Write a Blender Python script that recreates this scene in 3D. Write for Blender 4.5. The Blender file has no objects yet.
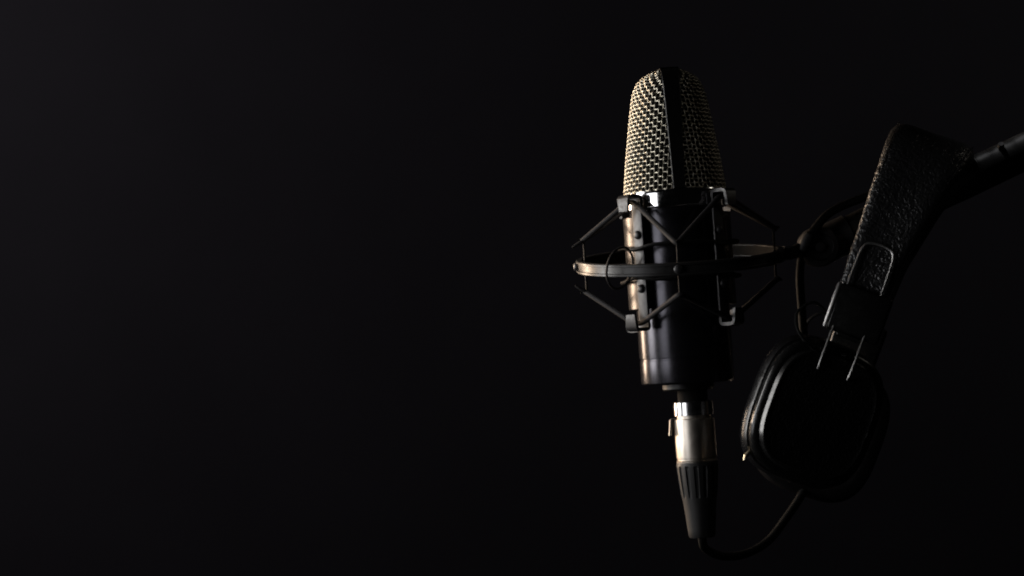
import bpy, bmesh, math, random
import numpy as np
from mathutils import Vector, Matrix
random.seed(4)
K = 0.0005            # metres per design unit (half a millimetre)
D = 2000.0            # camera distance in units
CX, CY = 512.0, 288.0
PI = math.pi
S = bpy.context.scene
COL = S.collection

# ------------------------------------------------------------------ helpers
def P(x, y, depth=0.0):
    """layout sheet coordinate (x right, y down) at a depth -> units, X right, Y away, Z up"""
    k = 1 + depth / D
    return Vector(((x - CX) * k, depth, (CY - y) * k))

def V(*a): return Vector(a)

class MB:
    def __init__(s): s.v = []; s.f = []
    def add(s, vs, fs):
        o = len(s.v); s.v += [tuple(p) for p in vs]; s.f += [[i + o for i in f] for f in fs]
    def tube(s, path, r, seg=10, closed=False, caps=True, flat=None):
        pts = [Vector(p) for p in path]; n = len(pts)
        rs = r if isinstance(r, (list, tuple)) else [r] * n
        T = []
        for i in range(n):
            a = pts[(i - 1) % n] if closed or i > 0 else pts[i]
            b = pts[(i + 1) % n] if closed or i < n - 1 else pts[i]
            T.append((b - a).normalized())
        up = Vector((0, 0, 1)) if abs(T[0].z) < .9 else Vector((1, 0, 0))
        nrm = (up - T[0] * up.dot(T[0])).normalized()
        vs = []
        for i in range(n):
            if i: nrm = (nrm - T[i] * nrm.dot(T[i])).normalized()
            bi = T[i].cross(nrm)
            for k in range(seg):
                a = 2 * PI * k / seg
                vs.append(pts[i] + (nrm * math.cos(a) + bi * math.sin(a)) * rs[i])
        fs = []
        m = n if closed else n - 1
        for i in range(m):
            j = (i + 1) % n
            for k in range(seg):
                k2 = (k + 1) % seg
                fs.append([i * seg + k, i * seg + k2, j * seg + k2, j * seg + k])
        if caps and not closed:
            fs.append(list(range(seg))[::-1]); fs.append([(n - 1) * seg + k for k in range(seg)])
        s.add(vs, fs)
    def sweep(s, path, sides, ups, section, closed=False):
        """section: list of (side, up) offsets, swept on a path with given frames; section may be a list per point"""
        n = len(path); per = isinstance(section[0], list)
        m = len(section[0]) if per else len(section)
        vs = []
        for i in range(n):
            for (a, b) in (section[i] if per else section):
                vs.append(Vector(path[i]) + Vector(sides[i]) * a + Vector(ups[i]) * b)
        fs = []
        for i in range(n if closed else n - 1):
            j = (i + 1) % n
            for k in range(m):
                k2 = (k + 1) % m
                fs.append([i * m + k, j * m + k, j * m + k2, i * m + k2])
        if not closed:
            fs.append(list(range(m))); fs.append([(n - 1) * m + k for k in range(m)][::-1])
        s.add(vs, fs)
    def lathe(s, prof, seg=64, M=Matrix.Identity(4), capb=True, capt=True):
        vs = []; fs = []
        for (r, z) in prof:
            for k in range(seg):
                a = 2 * PI * k / seg
                vs.append(M @ Vector((r * math.cos(a), r * math.sin(a), z)))
        n = len(prof)
        for i in range(n - 1):
            for k in range(seg):
                k2 = (k + 1) % seg
                fs.append([i * seg + k, i * seg + k2, (i + 1) * seg + k2, (i + 1) * seg + k])
        if capb: fs.append(list(range(seg))[::-1])
        if capt: fs.append([(n - 1) * seg + k for k in range(seg)])
        s.add(vs, fs)
    def loft(s, loops, cap=True):
        m = len(loops[0]); vs = [p for l in loops for p in l]; fs = []
        for i in range(len(loops) - 1):
            for k in range(m):
                k2 = (k + 1) % m
                fs.append([i * m + k, i * m + k2, (i + 1) * m + k2, (i + 1) * m + k])
        if cap:
            fs.append(list(range(m))[::-1]); fs.append([(len(loops) - 1) * m + k for k in range(m)])
        s.add(vs, fs)
    def box(s, M, sx, sy, sz, bev=0.0):
        bm = bmesh.new(); bmesh.ops.create_cube(bm, size=1)
        for v in bm.verts: v.co = Vector((v.co.x * sx, v.co.y * sy, v.co.z * sz))
        if bev: bmesh.ops.bevel(bm, geom=bm.edges[:], offset=bev, segments=3, affect='EDGES', profile=.5)
        bm.verts.index_update()
        s.add([M @ v.co for v in bm.verts], [[v.index for v in f.verts] for f in bm.faces]); bm.free()
    def build(s, name, mat, parent=None, origin=(0, 0, 0), angle=35):
        o0 = Vector(origin)
        me = bpy.data.meshes.new(name)
        me.from_pydata([tuple((Vector(p) - o0) * K) for p in s.v], [], s.f)
        bm = bmesh.new(); bm.from_mesh(me); bmesh.ops.recalc_face_normals(bm, faces=bm.faces[:]); bm.to_mesh(me); bm.free()
        me.polygons.foreach_set('use_smooth', [True] * len(me.polygons))
        me.set_sharp_from_angle(angle=math.radians(angle))
        me.materials.append(mat)
        o = bpy.data.objects.new(name, me); COL.objects.link(o)
        if parent is not None: o.parent = parent
        else: o.location = o0 * K
        return o

def catmull(pts, n=12, closed=False):
    pts = [Vector(p) for p in pts]; out = []; N = len(pts)
    for i in range(N if closed else N - 1):
        g = (lambda k: pts[k % N]) if closed else (lambda k: pts[max(0, min(N - 1, k))])
        p0, p1, p2, p3 = g(i - 1), g(i), g(i + 1), g(i + 2)
        for j in range(n):
            t = j / n
            out.append(.5 * ((2 * p1) + (p2 - p0) * t + (2 * p0 - 5 * p1 + 4 * p2 - p3) * t * t + (3 * p1 - p0 - 3 * p2 + p3) * t ** 3))
    if not closed: out.append(pts[-1])
    return out

def thing(name, label, cat, loc):
    o = bpy.data.objects.new(name, None); COL.objects.link(o)
    o.empty_display_size = .02
    o.location = Vector(loc) * K; o['label'] = label; o['category'] = cat
    return o

def rrect(hw, hh, c, n=64, e=4.0):
    out = []
    for k in range(n):
        a = 2 * PI * k / n; ca, sa = math.cos(a), math.sin(a)
        out.append((math.copysign(abs(ca) ** (2 / e), ca) * hw, math.copysign(abs(sa) ** (2 / e), sa) * hh, c))
    return out

# ------------------------------------------------------------------ materials
def mat(name, col, rough=.5, metal=0.0, spec=.5, var=.0, vscale=900, bump=None, colvar=0.0, aniso=0):
    m = bpy.data.materials.new(name); m.use_nodes = True
    nt = m.node_tree; b = nt.nodes['Principled BSDF']
    b.inputs['Base Color'].default_value = (*col, 1); b.inputs['Roughness'].default_value = rough
    b.inputs['Metallic'].default_value = metal; b.inputs['Specular IOR Level'].default_value = spec
    tc = nt.nodes.new('ShaderNodeTexCoord')
    if var or colvar:
        n = nt.nodes.new('ShaderNodeTexNoise'); n.inputs['Scale'].default_value = vscale; n.inputs['Detail'].default_value = 5
        nt.links.new(tc.outputs['Object'], n.inputs['Vector'])
        if var:
            r = nt.nodes.new('ShaderNodeMapRange')
            r.inputs[1].default_value = .3; r.inputs[2].default_value = .7
            r.inputs[3].default_value = max(.02, rough - var); r.inputs[4].default_value = min(1, rough + var)
            nt.links.new(n.outputs['Fac'], r.inputs[0]); nt.links.new(r.outputs[0], b.inputs['Roughness'])
        if colvar:
            cr = nt.nodes.new('ShaderNodeValToRGB')
            cr.color_ramp.elements[0].position = .35; cr.color_ramp.elements[1].position = .65
            cr.color_ramp.elements[0].color = (*[c * (1 - colvar) for c in col], 1)
            cr.color_ramp.elements[1].color = (*[min(1, c * (1 + colvar)) for c in col], 1)
            nt.links.new(n.outputs['Fac'], cr.inputs[0]); nt.links.new(cr.outputs[0], b.inputs['Base Color'])
    if bump:
        kind, sc, dist, st = bump
        if kind == 'leather':
            t = nt.nodes.new('ShaderNodeTexVoronoi'); t.feature = 'SMOOTH_F1'; t.inputs['Scale'].default_value = sc
            t.inputs['Smoothness'].default_value = .35
            w = nt.nodes.new('ShaderNodeTexNoise'); w.inputs['Scale'].default_value = sc * .6
            mx = nt.nodes.new('ShaderNodeMixRGB'); mx.inputs[0].default_value = .006
            nt.links.new(tc.outputs['Object'], mx.inputs[1]); nt.links.new(w.outputs['Color'], mx.inputs[2])
            nt.links.new(tc.outputs['Object'], w.inputs['Vector'])
            nt.links.new(mx.outputs[0], t.inputs['Vector']); outp = t.outputs['Distance']
        else:
            t = nt.nodes.new('ShaderNodeTexNoise'); t.inputs['Scale'].default_value = sc; t.inputs['Detail'].default_value = 4
            nt.links.new(tc.outputs['Object'], t.inputs['Vector']); outp = t.outputs['Fac']
        bp = nt.nodes.new('ShaderNodeBump'); bp.inputs['Strength'].default_value = st; bp.inputs['Distance'].default_value = dist
        if kind == 'leather': bp.invert = True
        nt.links.new(outp, bp.inputs['Height']); nt.links.new(bp.outputs[0], b.inputs['Normal'])
    return m

M_mesh = mat('nickel_mesh', (.40, .375, .305), .36, 1, var=.08, vscale=700, colvar=.18)
M_liner = mat('dark_liner', (.004, .0035, .003), .8, 0, .08)
M_frame = mat('black_frame', (.004, .004, .004), .42, 0, .3, var=.08)
M_chrome = mat('chrome', (.75, .75, .76), .10, 1, var=.05, vscale=300)
M_plug = mat('plug_chrome', (.62, .62, .63), .18, 1, var=.05, vscale=300)
M_body = mat('satin_black_body', (.040, .039, .045), .22, .85, var=.03, vscale=500, bump=('noise', 9000, .00002, .25))
M_shell = mat('clamp_metal', (.035, .032, .032), .30, .7, var=.05, vscale=500, bump=('noise', 7000, .00002, .2))
M_blackm = mat('black_coated_metal', (.022, .021, .022), .42, .0, .5, var=.10, vscale=600, bump=('noise', 5000, .00003, .3))
M_ring = mat('satin_ring', (.02, .0195, .019), .36, .2, var=.08, vscale=500)
M_cord = mat('elastic_cord', (.018, .017, .018), .7, 0, .22, bump=('noise', 6000, .0001, .5))
M_rubber = mat('black_rubber', (.016, .016, .0165), .55, 0, .4, var=.1, vscale=400, bump=('noise', 4000, .00004, .4))
M_cable = mat('cable_sheath', (.003, .003, .003), .55, 0, .15, var=.1, vscale=300)
M_nickel = mat('satin_nickel', (.50, .455, .40), .38, 1, var=.04, vscale=260, colvar=.10, bump=('noise', 2500, .00003, .2))
M_leather = mat('grain_leather', (.016, .0158, .0165), .32, 0, .9, bump=('leather', 540, .0011, .45))
M_face = mat('grain_vinyl', (.004, .004, .004), .6, 0, .2, bump=('leather', 700, .0006, .8))
M_pad = mat('smooth_cushion', (.010, .0095, .010), .29, 0, .5, var=.06, vscale=200, bump=('noise', 300, .0006, .3))
M_plastic = mat('black_plastic', (.009, .009, .009), .25, 0, .5, var=.08, vscale=300)
M_steel = mat('steel_wire', (.5, .49, .48), .42, 1, var=.08)
M_glint = mat('glint_bar', (.55, .54, .53), .45, 1, var=.05)
M_gold = mat('brass', (.6, .52, .38), .35, 1, var=.06)
M_boom = mat('boom_paint', (.016, .016, .016), .32, 0, .5, var=.12, vscale=150, bump=('noise', 1500, .00006, .4))
M_wall = mat('backdrop_paper', (.030, .0295, .031), .9, 0, .15, var=.0, colvar=.05, vscale=6)

# ------------------------------------------------------------------ backdrop
mb = MB()
prof = [(2600, -1500)] + [(2600, 3000)]
mb.add([(-7000, 2600, -4000), (7000, 2600, -4000), (7000, 2600, 4500), (-7000, 2600, 4500)], [[0, 1, 2, 3]])
bd = mb.build('backdrop', M_wall); bd['kind'] = 'structure'

# ------------------------------------------------------------------ microphone frame
LEAN = math.atan(.066)
MIC0 = P(687.9, 381, 0)
RM = Matrix.Rotation(-LEAN, 4, 'Y') @ Matrix.Rotation(math.radians(-2.0), 4, 'X')
MM = Matrix.Translation(MIC0) @ RM                      # mic local units -> world units
MM3 = MM.to_3x3()
mic = thing('condenser_microphone', 'black side address studio microphone with woven silver grille, held in the shock mount', 'microphone', MIC0)
mic.rotation_euler = (RM @ Matrix.Rotation(math.radians(0.4), 4, 'Z')).to_euler()

# body
def bulge(pr): return pr
mb = MB()
mb.lathe([(40, -2), (44.5, -2), (46.2, -.4), (46.4, .6), (46.5, 22), (45.9, 22.5), (45.9, 23.8), (46.5, 24.3), (46.6, 25), (46.8, 120), (47, 168), (46.4, 172), (44, 172.5)], 96)
body = mb.build('body', M_body, mic)
mb = MB(); mb.lathe([(45, 171), (50.6, 172), (51.4, 173.2), (51.4, 173.8), (51.4, 186.4), (51.4, 187), (50.8, 189), (49.4, 190), (46, 190)], 96)
mb.build('collar', M_chrome, mic)
mb = MB(); mb.lathe([(20, -9), (24, -9), (26, -7), (26, -1.8), (20, -1.8)], 48)
mb.build('socket', M_frame, mic)

# grille surface
HA = [(0, 50.3, 49.5), (30, 46.6, 49), (58, 42.4, 48), (86, 38.0, 46), (98, 35.6, 44), (106, 32.6, 42), (111.5, 29.2, 39.5), (115.5, 24, 37), (118.3, 17.5, 34.5), (119.8, 11.5, 33)]
cr = catmull([Vector((h, a, b)) for h, a, b in HA], 14)
hs = np.array([p.x for p in cr]); aa = np.array([p.y for p in cr]); bb = np.array([p.z for p in cr])
tl = np.concatenate([[0], np.cumsum(np.hypot(np.diff(hs), np.diff(aa)))])
TL = tl[-1]
def prof_at(t):
    return float(np.interp(t, tl, aa)), float(np.interp(t, tl, bb)), float(np.interp(t, tl, hs))
def band_w(t): return 5.9 + 3.5 * (t / TL) ** 1.0
def surf(phi, t, sgn, off=0.0):
    a, b, h = prof_at(t)
    p = Vector((-sgn * a * math.cos(phi), b * math.sin(phi), 190 + h))
    if off:
        a2, b2, h2 = prof_at(min(TL, t + .4)); a1, b1, h1 = prof_at(max(0, t - .4))
        du = Vector((-sgn * a * -math.sin(phi), b * math.cos(phi), 0))
        dv = Vector((-sgn * (a2 - a1) * math.cos(phi), (b2 - b1) * math.sin(phi), h2 - h1))
        n = du.cross(dv)
        if n.length > 1e-9:
            n.normalize()
            out = Vector((p.x, p.y, .6 * max(0, p.z - 280)))
            if n.dot(out) < 0: n = -n
            p += n * off
    return p
def phi_max(t):
    a = prof_at(t)[0]; return math.acos(max(-1, min(.98, (band_w(t) - .5) / a)))
PHS = np.linspace(0, PI / 2, 160)
def phi_of_u(u, t):
    a, b, h = prof_at(t)
    ds = np.hypot(a * np.sin(PHS), b * np.cos(PHS)); cum = np.concatenate([[0], np.cumsum((ds[1:] + ds[:-1]) / 2 * (PHS[1] - PHS[0]))])
    return math.copysign(float(np.interp(abs(u), cum, PHS)), u), float(np.interp(phi_max(t), PHS, cum))
PU, PV, WR, AMP = 4.6, 4.2, .74, .76
NR = int(TL / PV) + 1
for sgn in (1, -1):
    mb = MB()
    for i in range(-17, 18):                 # upright wires
        u = (i + .5) * PU; run = []
        t = 0.0
        while t <= TL:
            ph, um = phi_of_u(u, t)
            if abs(u) <= um:
                run.append(surf(ph, t, sgn, AMP * math.cos(PI * t / PV) * (1 if i % 2 else -1)))
            elif run: break
            t += PV / 5
        if len(run) > 4: mb.tube(run, WR, 6)
    for j in range(NR + 1):                  # cross wires
        t = min(TL, j * PV); pts = []
        um = phi_of_u(0, t)[1]; n = max(8, int(2 * um / (PU / 6)))
        for q in range(n + 1):
            u = -um + 2 * um * q / n
            ph, _ = phi_of_u(u, t)
            pts.append(surf(ph, t, sgn, -AMP * math.cos(PI * (u / PU - .5)) * (-1 if j % 2 else 1)))
        mb.tube(pts, WR, 6)
    g = mb.build('grille', M_mesh, mic, angle=80)
    # fine dark lining behind the weave
    mb = MB(); loops = []
    for t in np.linspace(0, TL, 40):
        pm = phi_max(t); loops.append([surf(-pm + 2 * pm * q / 30, t, sgn, -2.6) for q in range(31)])
    vs = [p for l in loops for p in l]; fs = [[i * 31 + q, i * 31 + q + 1, (i + 1) * 31 + q + 1, (i + 1) * 31 + q] for i in range(39) for q in range(30)]
    mb.add(vs, fs); mb.build('lining', M_liner, g)
# dividing frame of the grille
mb = MB(); path = []; sides = []; ups = []; sec = []
ts = list(np.linspace(0, TL, 60))
def fpt(t, sy):
    a, b, h = prof_at(t); ph = phi_max(t)
    return Vector((0, sy * (b * math.sin(ph)), 190 + h))
pl = [fpt(t, -1) for t in ts]
top = [Vector((0, y, 190 + 120.6 + .5 * (1 - abs(y) / 33))) for y in np.linspace(-28, 28, 12)]
path = pl + top + [fpt(t, 1) for t in reversed(ts)]
ws = [band_w(t) for t in ts] + [band_w(TL)] * 12 + [band_w(t) for t in reversed(ts)]
for i in range(len(path)):
    T = (path[min(i + 1, len(path) - 1)] - path[max(i - 1, 0)]).normalized()
    nrm = T.cross(Vector((1, 0, 0))); 
    if nrm.dot(path[i] - Vector((0, 0, 245))) < 0: nrm = -nrm
    sides.append(Vector((1, 0, 0))); ups.append(nrm); w = ws[i]
    sec.append([(-w, -2.5), (-w, .8), (-w + .7, 1.5), (w - .7, 1.5), (w, .8), (w, -2.5)])
mb.sweep(path, sides, ups, sec); mb.build('grille_frame', M_frame, mic)

# ------------------------------------------------------------------ cable with XLR plug
MM_MIC = MM; MM = MM_MIC @ Matrix.Translation((3.6, 0, 0))
XL = thing('microphone_cable', 'black cable with silver plug in the microphone base, looping up to the boom arm', 'cable', MM @ Vector((0, 0, -157)))
xo = MM @ Vector((0, 0, -157))
def xb(m_, name, mt, parent=XL, angle=35):
    return m_.build(name, mt, parent, xo, angle)
mb = MB(); mb.lathe([(16, -20.5), (19.6, -20.5), (20, -21), (20, -34), (19.4, -34.2), (16, -34.2)][::-1], 64, MM); 
ring_p = xb(mb, 'plug_collar', M_plug)
mb = MB(); mb.lathe([(18, -80), (19.2, -82), (20.2, -81.5), (20.4, -79.5), (19.6, -78.6), (19.6, -77), (20.1, -76.4), (20.3, -40), (19.8, -37.8), (18, -37.2)], 64, MM)
mb.lathe([(17.2, -39), (17.2, -23), ], 40, MM)
barrel = xb(mb, 'plug_barrel', M_nickel)
mb = MB(); mb.lathe([(15, -24), (15, -6)], 40, MM); xb(mb, 'plug_neck', M_liner)
mb = MB()                                   # release latch on the side
lp = [(-18.8, 0, -37), (-21.5, 0, -36.6), (-23.2, 0, -38.5), (-23.8, 0, -44), (-25, 0, -53)]
lp = [MM @ Vector(p) for p in catmull(lp, 5)]
mb.sweep(lp, [MM3 @ Vector((0, 1, 0))] * len(lp), [MM3 @ Vector((1, 0, .1)).normalized()] * len(lp), [(-4, -1.1), (-2.5, -1.5), (2.5, -1.5), (4, -1.1), (4, .8), (2.5, 1.4), (-2.5, 1.4), (-4, .8)])
xb(mb, 'latch', M_steel, barrel)
mb = MB(); seg = 112; loops = []            # ribbed rubber boot
for z, r, d in [(-80.5, 18, 0), (-80.6, 20.2, 0), (-84, 20.8, .0), (-85.5, 20.8, 1.3), (-100, 19.6, 1.4), (-112, 18.2, 1.3), (-116, 17.4, .2), (-119, 16.8, 0), (-130, 15.6, 0), (-148, 14.0, 0), (-154, 13.4, 0), (-156, 12.4, 0), (-156.5, 6, 0)]:
    lp = []
    for k in range(seg):
        a = 2 * PI * k / seg; rr = r - d * (1 if (k % 8) in (0, 1, 2) else 0)
        lp.append(MM @ Vector((rr * math.cos(a), rr * math.sin(a), z)))
    loops.append(lp)
mb.loft(loops); xb(mb, 'boot', M_rubber, angle=25)
cab = [MM @ Vector((0, 0, -150)), MM @ Vector((0, 0, -160)), P(706, 549, 3), P(722, 556, 12), P(745, 554, 25), P(768, 541, 40), P(787, 517, 55), P(803, 492, 70),
       P(813, 465, 80), P(816, 430, 80), P(811, 390, 70), P(805, 350, 60), P(802, 310, 45), P(800, 275, 26), P(804, 248, -2), P(814, 230, -4), P(831, 212, 2), P(860, 199, 4), P(885, 192, 3), P(908, 200, 8), P(930, 209, 18), P(960, 198, 20), P(1000, 179, 22), P(1080, 141, 26)]
mb = MB(); mb.tube(catmull(cab, 12), 4.3, 14); xb(mb, 'cord', M_cable)

MM = MM_MIC
# ------------------------------------------------------------------ shock mount
SM0 = P(680, 260, 0)
RR = Matrix.Translation(SM0) @ Matrix.Rotation(-LEAN, 4, 'Y') @ Matrix.Rotation(math.radians(5.3), 4, 'X')
R3 = RR.to_3x3()
sm = thing('shock_mount', 'black spider shock mount with elastic cords, clamped round the microphone', 'shock mount', SM0)
def sb(m_, name, mt, parent=sm, angle=35): return m_.build(name, mt, parent, SM0, angle)
def pol(a, r, z): a = math.radians(a); return Vector((r * math.cos(a), r * math.sin(a), z))
# outer hoop
n = 160
mb = MB(); path = []; sides = []; ups = []
for k in range(n):
    a = 360 * k / n; path.append(RR @ pol(a, 101, 0)); sides.append(R3 @ pol(a, 1, 0)); ups.append(R3 @ Vector((0, 0, 1)))
mb.sweep(path, sides, ups, [(-3, -5.6), (-2.4, -6.2), (2.2, -6.2), (3, -5.4), (3, -3.6), (1.2, -3.1), (1.2, 3.1), (3, 3.6), (3, 5.4), (2.2, 6.2), (-2.4, 6.2), (-3, 5.6)], True)
ring = sb(mb, 'hoop', M_ring, angle=30)
mb = MB(); mb.sweep(path, sides, ups, [(-3.8, -5), (-2.8, -5.4), (-2.8, 5.4), (-3.8, 5)], True); sb(mb, 'hoop_shade', M_liner, ring)  # dark strip added so the hoop's inner face stays in shade
POSTS = [180, 264, 0, 90]
LEGS = [222, 311, 40, 131]
posttop = {}; postbot = {}
for a in POSTS:
    mb = MB()
    pz = 25
    pp = [pol(a, 101, pz + 1), pol(a, 97, pz + 1.5), pol(a, 95, pz - 2), pol(a, 95, 0), pol(a, 95, -pz + 2), pol(a, 97, -pz - 1.5), pol(a, 101, -pz - 1)]
    mb.tube([RR @ p for p in catmull(pp, 5)], 1.15, 8); po = sb(mb, 'post', M_cable)
    mb = MB(); Mx = RR @ Matrix.Rotation(math.radians(a), 4, 'Z') @ Matrix.Translation((103, 0, 0)) @ Matrix.Rotation(PI / 2, 4, 'Y')
    mb.lathe([(4.6, 0), (4.6, 1.2), (4.0, 2.6), (2.6, 3.5), (1.0, 3.8)], 24, Mx); sb(mb, 'screw', M_blackm, po)
# inner cage (follows the microphone)
hook_in = {}
for a in LEGS:
    rad = MM3 @ pol(a, 1, 0); tan = MM3 @ pol(a + 90, 1, 0); up = MM3 @ Vector((0, 0, 1))
    mb = MB()
    pth = []
    z0, z1 = 54, 185
    def hk(s, z):   # fold at one end, s=+1 top
        return [(56.5, z - s * 6), (56.5, z - s * 2.5), (57.6, z - s * .6), (60, z), (70, z), (72.8, z - s * .8), (74, z - s * 3), (74, z - s * 15)]
    bot = hk(-1, z0)[::-1]; topk = hk(1, z1)
    # plate
    Mx = MM @ Matrix.Rotation(math.radians(a), 4, 'Z') @ Matrix.Translation((55.5, 0, (z0 + z1) / 2))
    mb.box(Mx, 3, 13, z1 - z0 - 1, 1.0); leg = sb(mb, 'leg', M_blackm)
    for pts in (bot, topk):
        mb = MB(); wp = [MM @ pol(a, r, z) for r, z in pts]; ups = []
        for i in range(len(wp)):
            T = (wp[min(i + 1, len(wp) - 1)] - wp[max(i - 1, 0)]).normalized(); ups.append(T.cross(tan).normalized())
        w = 7.2
        secs = []
        for i, (r, z) in enumerate(pts):
            tipd = (len(pts) - 1 - i) if pts is topk else i
            ww = w - (1.6 if tipd == 0 else 0)
            secs.append([(-ww, -1.6), (ww, -1.6), (ww, 1.6), (-ww, 1.6)])
        mb.sweep(wp, [tan] * len(wp), ups, secs)
        sb(mb, 'hook', M_blackm, leg, 50)
    for z in (147, 94):
        mb = MB(); Mx = MM @ Matrix.Rotation(math.radians(a), 4, 'Z') @ Matrix.Translation((57, 0, z)) @ Matrix.Rotation(PI / 2, 4, 'Y')
        mb.lathe([(4.4, -.4), (4.4, .8), (3.9, 2.2), (2.7, 3.1), (1.2, 3.5)], 24, Mx); sb(mb, 'screw', M_blackm, leg)
    hook_in[a] = (MM @ pol(a, 65, z1 - 6), MM @ pol(a, 65, z0 + 6))
# curved clamp shells that hold the microphone between the legs
for a0, a1 in ((126, 229), (-47, 46)):
    mb = MB(); path = []; sides = []; ups = []
    for k in range(61):
        a = a0 + (a1 - a0) * k / 60
        path.append(MM @ pol(a, 51, 120)); sides.append(MM3 @ pol(a, 1, 0)); ups.append(MM3 @ Vector((0, 0, 1)))
    mb.sweep(path, sides, ups, [(-3.6, -46), (2, -46), (2.7, -45.3), (2.7, -44), (2.7, 44), (2.7, 45.3), (2, 46), (-3.6, 46)])
    sb(mb, 'clamp_shell', M_shell)
# two thin wire hoops between the legs
for zc, sg in ((136, 1), (102, -1)):
    mb = MB(); pts = []
    for k in range(120):
        a = 360 * k / 120
        wv = math.cos(math.radians(4 * (a - 220.5)))
        pts.append(MM @ pol(a, 60.0 + 1.2 * wv, zc - sg * 3.2 * max(0, wv) ** 2))
    mb.tube(pts, 2.0, 8, True); sb(mb, 'wire_hoop', M_cable)
# elastic cords: zigzag hook -> post -> hook
for side in (0, 1):
    zz = 24 if side == 0 else -24
    order = [(180, 222), (264, 311), (0, 40), (90, 131)]
    pts = []
    for (pa, la) in order:
        pp = RR @ pol(pa, 98.5, zz); hp = hook_in[la][side]
        a_m = math.radians(la); 
        tanv = (MM3 @ pol(la + 90, 1, 0)) * 5
        pts.append(('p', pp)); pts.append(('h', hp - tanv)); pts.append(('h', hp + tanv))
    mb = MB(); raw = [p for _, p in pts]; N = len(raw); dense = []
    for i in range(N):                      # straight runs with softened corners
        a, b, c = raw[i - 1], raw[i], raw[(i + 1) % N]
        for t in (0, .25, .5, .75, 1):
            d1 = min(4.5, (a - b).length * .3); d2 = min(4.5, (c - b).length * .3)
            p1 = b + (a - b).normalized() * d1; p2 = b + (c - b).normalized() * d2
            dense.append(p1.lerp(b, t).lerp(b.lerp(p2, t), t))
    mb.tube(dense, 2.6, 10, True); co = sb(mb, 'elastic_cord', M_cord)
    mb = MB()                               # loose cord end left of the first post
    pp = RR @ pol(180, 98.5, zz); s = 1 if side == 0 else -1
    mb.tube([pp + V(2, -3, 1 * s), pp + V(-3, -4, -1.5 * s), pp + V(-8, -4, -5 * s)], [1.8, 1.7, 1.3], 8); sb(mb, 'cord_end', M_cord, co)
# loose band looped round the hoop
mb = MB(); pts = []
c0 = P(620, 268, -60)
for k in range(40):
    a = 2 * PI * k / 40
    pts.append(c0 + V(-14 * math.cos(a) + 3 * math.sin(a), -28 * math.cos(a), 20 * math.sin(a)))
mb.tube(pts, 1.2, 8, True); sb(mb, 'band', M_cord)
# bracket and swivel
mb = MB()
bp = [RR @ pol(0, 103, 0), RR @ pol(0, 112, 0), P(800, 249, 6), P(808, 246, 12)]
bp = catmull(bp, 6)
mb.sweep(bp, [V(0, 1, 0)] * len(bp), [V(.1, 0, 1)] * len(bp), [(-9, -7), (9, -7), (10, -6), (10, 6), (9, 7), (-9, 7), (-10, 6), (-10, -6)])
sb(mb, 'bracket', M_blackm)
mb = MB(); Mx = Matrix.Translation(P(818, 247, 12)) @ Matrix.Rotation(PI / 2, 4, 'X')
mb.lathe([(14, -14), (18.5, -13), (20, -11), (20, 11), (18.5, 13), (14, 14), (13, 12), (6, 12), (5, 15), (2, 16)], 48, Mx); sb(mb, 'swivel', M_blackm)

# ------------------------------------------------------------------ boom arm
b0 = P(826, 244, 26); b1 = P(1110, 110, 34)
bm_ = thing('boom_arm', 'black tubular boom arm rising to the right behind the headphones', 'boom arm', b0)
mb = MB(); ax = (b1 - b0).normalized()
mb.tube([b0 + ax * t for t in (0, 60, 120, 240, (b1 - b0).length)], 17.5, 40); mb.build('tube', M_boom, bm_, b0)
mb = MB(); mb.tube([b0 + ax * t for t in (-14, -13, 26, 27)], [17, 19.5, 19.5, 17.6], 40); mb.build('end_clamp', M_blackm, bm_, b0)
mb = MB(); sp = P(1001, 147, 18); mb.tube([sp, sp + V(-1, -4, 3)], [3.6, 2.6], 16); mb.build('rivet', M_blackm, bm_, b0)
mb = MB()                                   # hook strap that ties the cable
tp = [P(803, 251, -4), P(804.5, 245, -4), P(807, 239, -5), P(810, 234, -6)]
mb.tube(tp, [5.2, 6, 6, 5.2], 16); xb(mb, 'cable_tie', M_rubber)

# ------------------------------------------------------------------ headphones
yaw = math.radians(-12)
th = math.radians(20)
w0 = V(math.cos(th), 0, -math.sin(th)); d0 = V(-math.sin(th), 0, -math.cos(th)); n0 = V(0, -1, 0)
wA = (w0 * math.cos(yaw) - n0 * math.sin(yaw)).normalized()      # width
nA = (n0 * math.cos(yaw) + w0 * math.sin(yaw)).normalized()      # toward the camera, turned left
CUPC, CUPS = 80, 297
target = P(819, 415, -60)
HO = target - (nA * CUPC + d0 * CUPS)
HO0 = HO
hp = thing('headphones', 'black leather grained headphones hung over the boom arm by the headband', 'headphones', HO)
def L(w, c, s): return HO + wA * w + nA * c + d0 * s
def hb(m_, name, mt, parent=hp, angle=35): return m_.build(name, mt, parent, HO0, angle)
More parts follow.
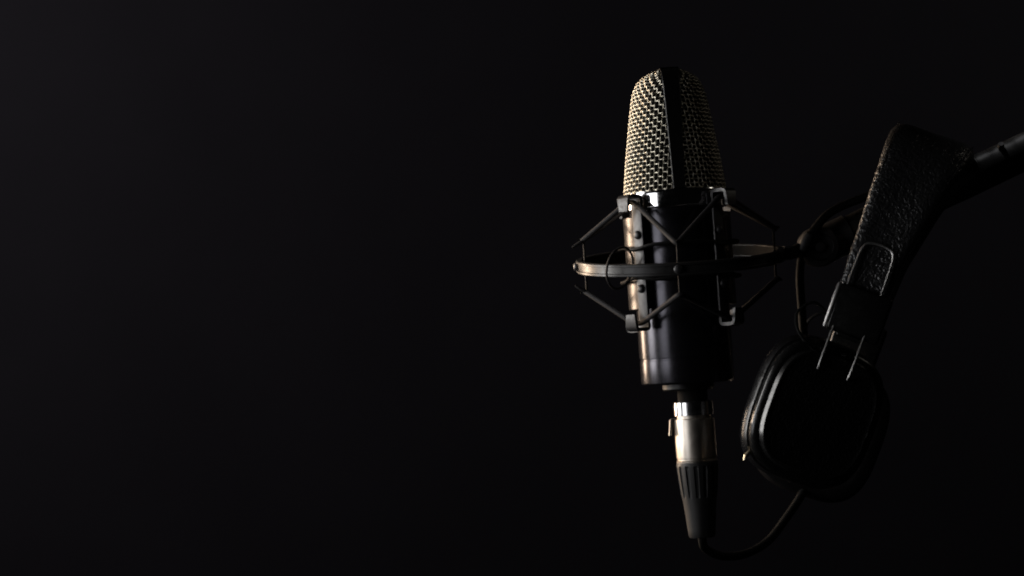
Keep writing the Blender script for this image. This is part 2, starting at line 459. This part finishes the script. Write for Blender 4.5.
# headband
half = [(0, 6), (20, 7.5), (38, 13), (52, 26), (61, 47), (68, 75), (73, 110), (76, 140), (78, 172)]
near = half; far = [(-c, s) for c, s in half]
cpts = [V(c, s, 0) for c, s in (far[::-1] + near[1:])]
cp = catmull(cpts, 8); path = []; sides = []; ups = []; secs = []
for i, q in enumerate(cp):
    T = (cp[min(i + 1, len(cp) - 1)] - cp[max(i - 1, 0)]).normalized()
    o = V(-T.y, T.x, 0)
    if o.dot(q - V(0, 90, 0)) < 0: o = -o
    path.append(L(float(np.interp(q.y, [12, 40, 70, 130], [11, 8, 4.5, 0])), q.x, q.y)); sides.append(wA); ups.append(nA * o.x + d0 * o.y)
    s = q.y
    hw = float(np.interp(s, [0, 25, 60, 120, 172], [44, 41, 35, 27, 24])); tk = float(np.interp(s, [0, 20, 50, 100, 172], [17, 16, 12, 8.5, 6.5]))
    lp = []
    ex = float(np.interp(s, [15, 70], [.8, .65])); e2 = float(np.interp(s, [15, 70], [.6, .55]))
    for k in range(40):
        a = 2 * PI * k / 40; ca, sa = math.cos(a), math.sin(a)
        lp.append((math.copysign(abs(ca) ** e2, ca) * hw, math.copysign(abs(sa) ** ex, sa) * tk - (3.2 * (1 - abs(ca) ** 1.2) ** 2 if sa > 0 else 0)))
    secs.append(lp)
mb = MB(); mb.sweep(path, sides, ups, secs); band = hb(mb, 'headband', M_leather, angle=60)
# stitched seam lines along both rims of the band
for e in (-1, 1):
    mb = MB()
    st = []
    for i in range(4, len(path) - 4):
        hw = secs[i][0][0]; tk = secs[i][10][1]
        st.append((path[i] + wA * e * (hw - 5.0) + ups[i] * (tk * .97)))
    for i in range(0, len(st) - 1):
        a, b = st[i], st[i + 1]; nst = max(1, int((b - a).length / 4.2))
        for q in range(nst):
            p1 = a.lerp(b, (q + .15) / nst); p2 = a.lerp(b, (q + .85) / nst)
            mb.tube([p1, p2], .55, 5)
    hb(mb, 'stitching', M_cord, band)

def cup_side(sg):
    """sg=+1 near the camera, -1 the far one"""
    c_of = lambda s: float(np.interp(s, [110, 172, 220, 300], [73, 79, 86, 92]))
    # wire yoke: U loop on the band, two rods down to the cup
    mb = MB(); o1 = 11
    up_ = [(-17, 175), (-16.5, 140), (-15, 129), (-11, 124), (0, 122), (11, 124), (15, 129), (16.5, 140), (17, 175)]
    mb.tube([L(w, sg * (c_of(s) + 9), s) for w, s in catmull([V(a, b, 0) for a, b in up_], 6) for w, s in [(0, 0)]] if False else
            [L(q.x, sg * (c_of(q.y) + 9), q.y) for q in catmull([V(a, b, 0) for a, b in up_], 6)], 1.35, 8)
    for e in (-1, 1):
        mb.tube([L(e * (15.5 if sg > 0 else 13), sg * (c_of(s) + 5 + max(0, s - 200) * .16), s) for s in (200, 212, 230, 248)] + [L(e * 15, sg * (c_of(258) + 10), 255), L(e * 14.5, sg * (c_of(258) - 8), 256)], 1.35, 8)
    hb(mb, 'yoke_wire', M_steel)
    # adjuster block
    mb = MB(); Mx = Matrix((( *wA, 0), (*(nA * sg), 0), (*d0, 0), (0, 0, 0, 1))).transposed(); Mx.translation = L(3.5, sg * (c_of(192) + 1), 192 if sg > 0 else 214)
    mb.box(Mx, 53, 19, 47, 3.2); blk = hb(mb, 'adjuster', M_plastic)
    mb = MB(); Mx2 = Mx.copy(); Mx2.translation = L(0, sg * (c_of(214) + 4), 216.5)
    mb.box(Mx2, 22, 10, 5, 2); hb(mb, 'clip', M_plastic, blk)
    mb = MB(); mb.tube([L(-23.6, sg * (c_of(192) + 9.0), s) for s in (169, 171, 213, 215)], [1.6, 2.7, 2.7, 1.6], 10);  # pale metal bar standing in for the block's lit left edge
    if sg > 0: hb(mb, 'edge_glint', M_glint, blk)
    # ear cup, swivelled a little on its yoke
    cyaw = math.radians(24 if sg > 0 else 8)
    cw = (wA * math.cos(cyaw) - nA * math.sin(cyaw)); cn = (nA * math.cos(cyaw) + wA * math.sin(cyaw)) * sg
    C0 = L(-2, sg * CUPC, CUPS + (0 if sg > 0 else 14))
    def lp(hw, hh, c, e=3.1): return [C0 + cw * p[0] * .94 + d0 * p[1] * .98 + cn * p[2] * .8 for p in rrect(hw, hh, c, 80, e)]
    mb = MB()
    mb.loft([lp(30, 34, -30), lp(50, 55, -37), lp(58, 63, -38), lp(65, 70, -34), lp(68.5, 73.5, -26), lp(68.5, 73.5, -18), lp(66, 71, -11), lp(60, 65, -8), lp(40, 45, -7)]); 
    hb(mb, 'cushion', M_pad)
    mb = MB()
    mb.loft([lp(50, 55, -8), lp(63, 67, -9), lp(65, 69, -7), lp(65.5, 69.5, 2), lp(64, 68, 5), lp(60.5, 64.5, 7), lp(58.5, 62.5, 7.2), lp(57.5, 61.5, 9.5), lp(56, 60, 13), lp(54.2, 58.2, 13.7), lp(53, 57, 12.5), lp(30, 30, 8)])
    sh = hb(mb, 'shell', M_plastic)
    mb = MB(); mb.loft([lp(53.2, 57.2, 11), lp(53.6, 57.6, 13.4), lp(52, 56, 12.6), lp(49, 53, 12.4), lp(30, 34, 12.8), lp(6, 8, 13)]); hb(mb, 'face_panel', M_face, sh, 60)
    # brass hinge stud low on the side of the cup
    mb = MB(); q = C0 + cw * -50.5 + d0 * 55 + cn * -2
    mb.tube([q, q - cw * 3 + d0 * 6, q - cw * 2.5 + d0 * 11], [2.0, 2.2, 1.2], 12); 
    if sg > 0: hb(mb, 'stud', M_gold, sh)
    # short lead from the block to the cup
    mb = MB()
    ld = [L(-20, sg * 90, 205), L(-40, sg * 92, 196), L(-52, sg * 94, 209), L(-48, sg * 96, 224), L(-34, sg * 97, 236), L(-18, sg * 99, 243), L(-10, sg * 96, 252)]
    mb.tube(catmull(ld, 8), 1.5, 8); hb(mb, 'lead', M_cable)
cup_side(1); cup_side(-1)

# ------------------------------------------------------------------ light
def area(name, loc, tgt, sx, sy, power, col, spread=120):
    l = bpy.data.lights.new(name, 'AREA'); l.shape = 'RECTANGLE'; l.size = sx; l.size_y = sy; l.energy = power; l.color = col; l.spread = math.radians(spread)
    o = bpy.data.objects.new(name, l); COL.objects.link(o); o.location = loc
    o.rotation_euler = (Vector(tgt) - Vector(loc)).to_track_quat('-Z', 'Y').to_euler(); return o
mic_c = (.085, 0, .03)
def around(deg, dist, h): a = math.radians(deg); return (.085 - math.sin(a) * dist, -math.cos(a) * dist, h)
area('key_softbox', around(94, .46, .07), mic_c, .16, .36, .56, (1, .98, .96), 90)
area('key_strip', around(58, .46, .012), (.082, 0, .0), .20, .25, .034, (.97, .97, 1.0), 40)
area('warm_rim', around(130, .78, .10), mic_c, .14, .50, .92, (1, .74, .52), 60)
area('fill_lamp', around(-92, .75, .50), (.085, 0, .085), .12, .12, .0055, (1, .92, .80), 40)
area('wall_wash', (-1.35, .45, .62), (-.70, 1.3, .30), .5, .5, 1.75, (1, .905, 1.05), 110)
area('wall_fill', (.9, .7, .6), (.4, 1.3, .1), .5, .5, .21, (1, .94, 1.02), 120)  # added lamp, lifts the right side of the backdrop
sp = bpy.data.lights.new('boom_spot', 'SPOT'); sp.energy = 6; sp.spot_size = math.radians(6); sp.spot_blend = .6; sp.shadow_soft_size = .02; sp.color = (.98, .98, 1)  # added narrow spot, only makes the highlight on the boom
so = bpy.data.objects.new('boom_spot', sp); COL.objects.link(so); so.location = (-.02, 0, .65)
so.rotation_euler = (Vector((.257, 0, .068)) - so.location).to_track_quat('-Z', 'Y').to_euler()

w = bpy.data.worlds.new('World'); S.world = w; w.use_nodes = True
w.node_tree.nodes['Background'].inputs[0].default_value = (.5, .5, .52, 1)
w.node_tree.nodes['Background'].inputs[1].default_value = .0015

# ------------------------------------------------------------------ camera
cam = bpy.data.cameras.new('camera'); co = bpy.data.objects.new('camera', cam); COL.objects.link(co)
co.location = (0, -D * K, 0); co.rotation_euler = (PI / 2, 0, 0)
cam.sensor_width = 36; cam.lens = 36 * D / 1024; cam.clip_start = .01; cam.clip_end = 50
cam.dof.use_dof = True; cam.dof.focus_distance = D * K - .018; cam.dof.aperture_fstop = 8
S.camera = co
S.view_settings.view_transform = 'Standard'; S.view_settings.look = 'None'; S.view_settings.exposure = 0
S.cycles.filter_width = 1.9
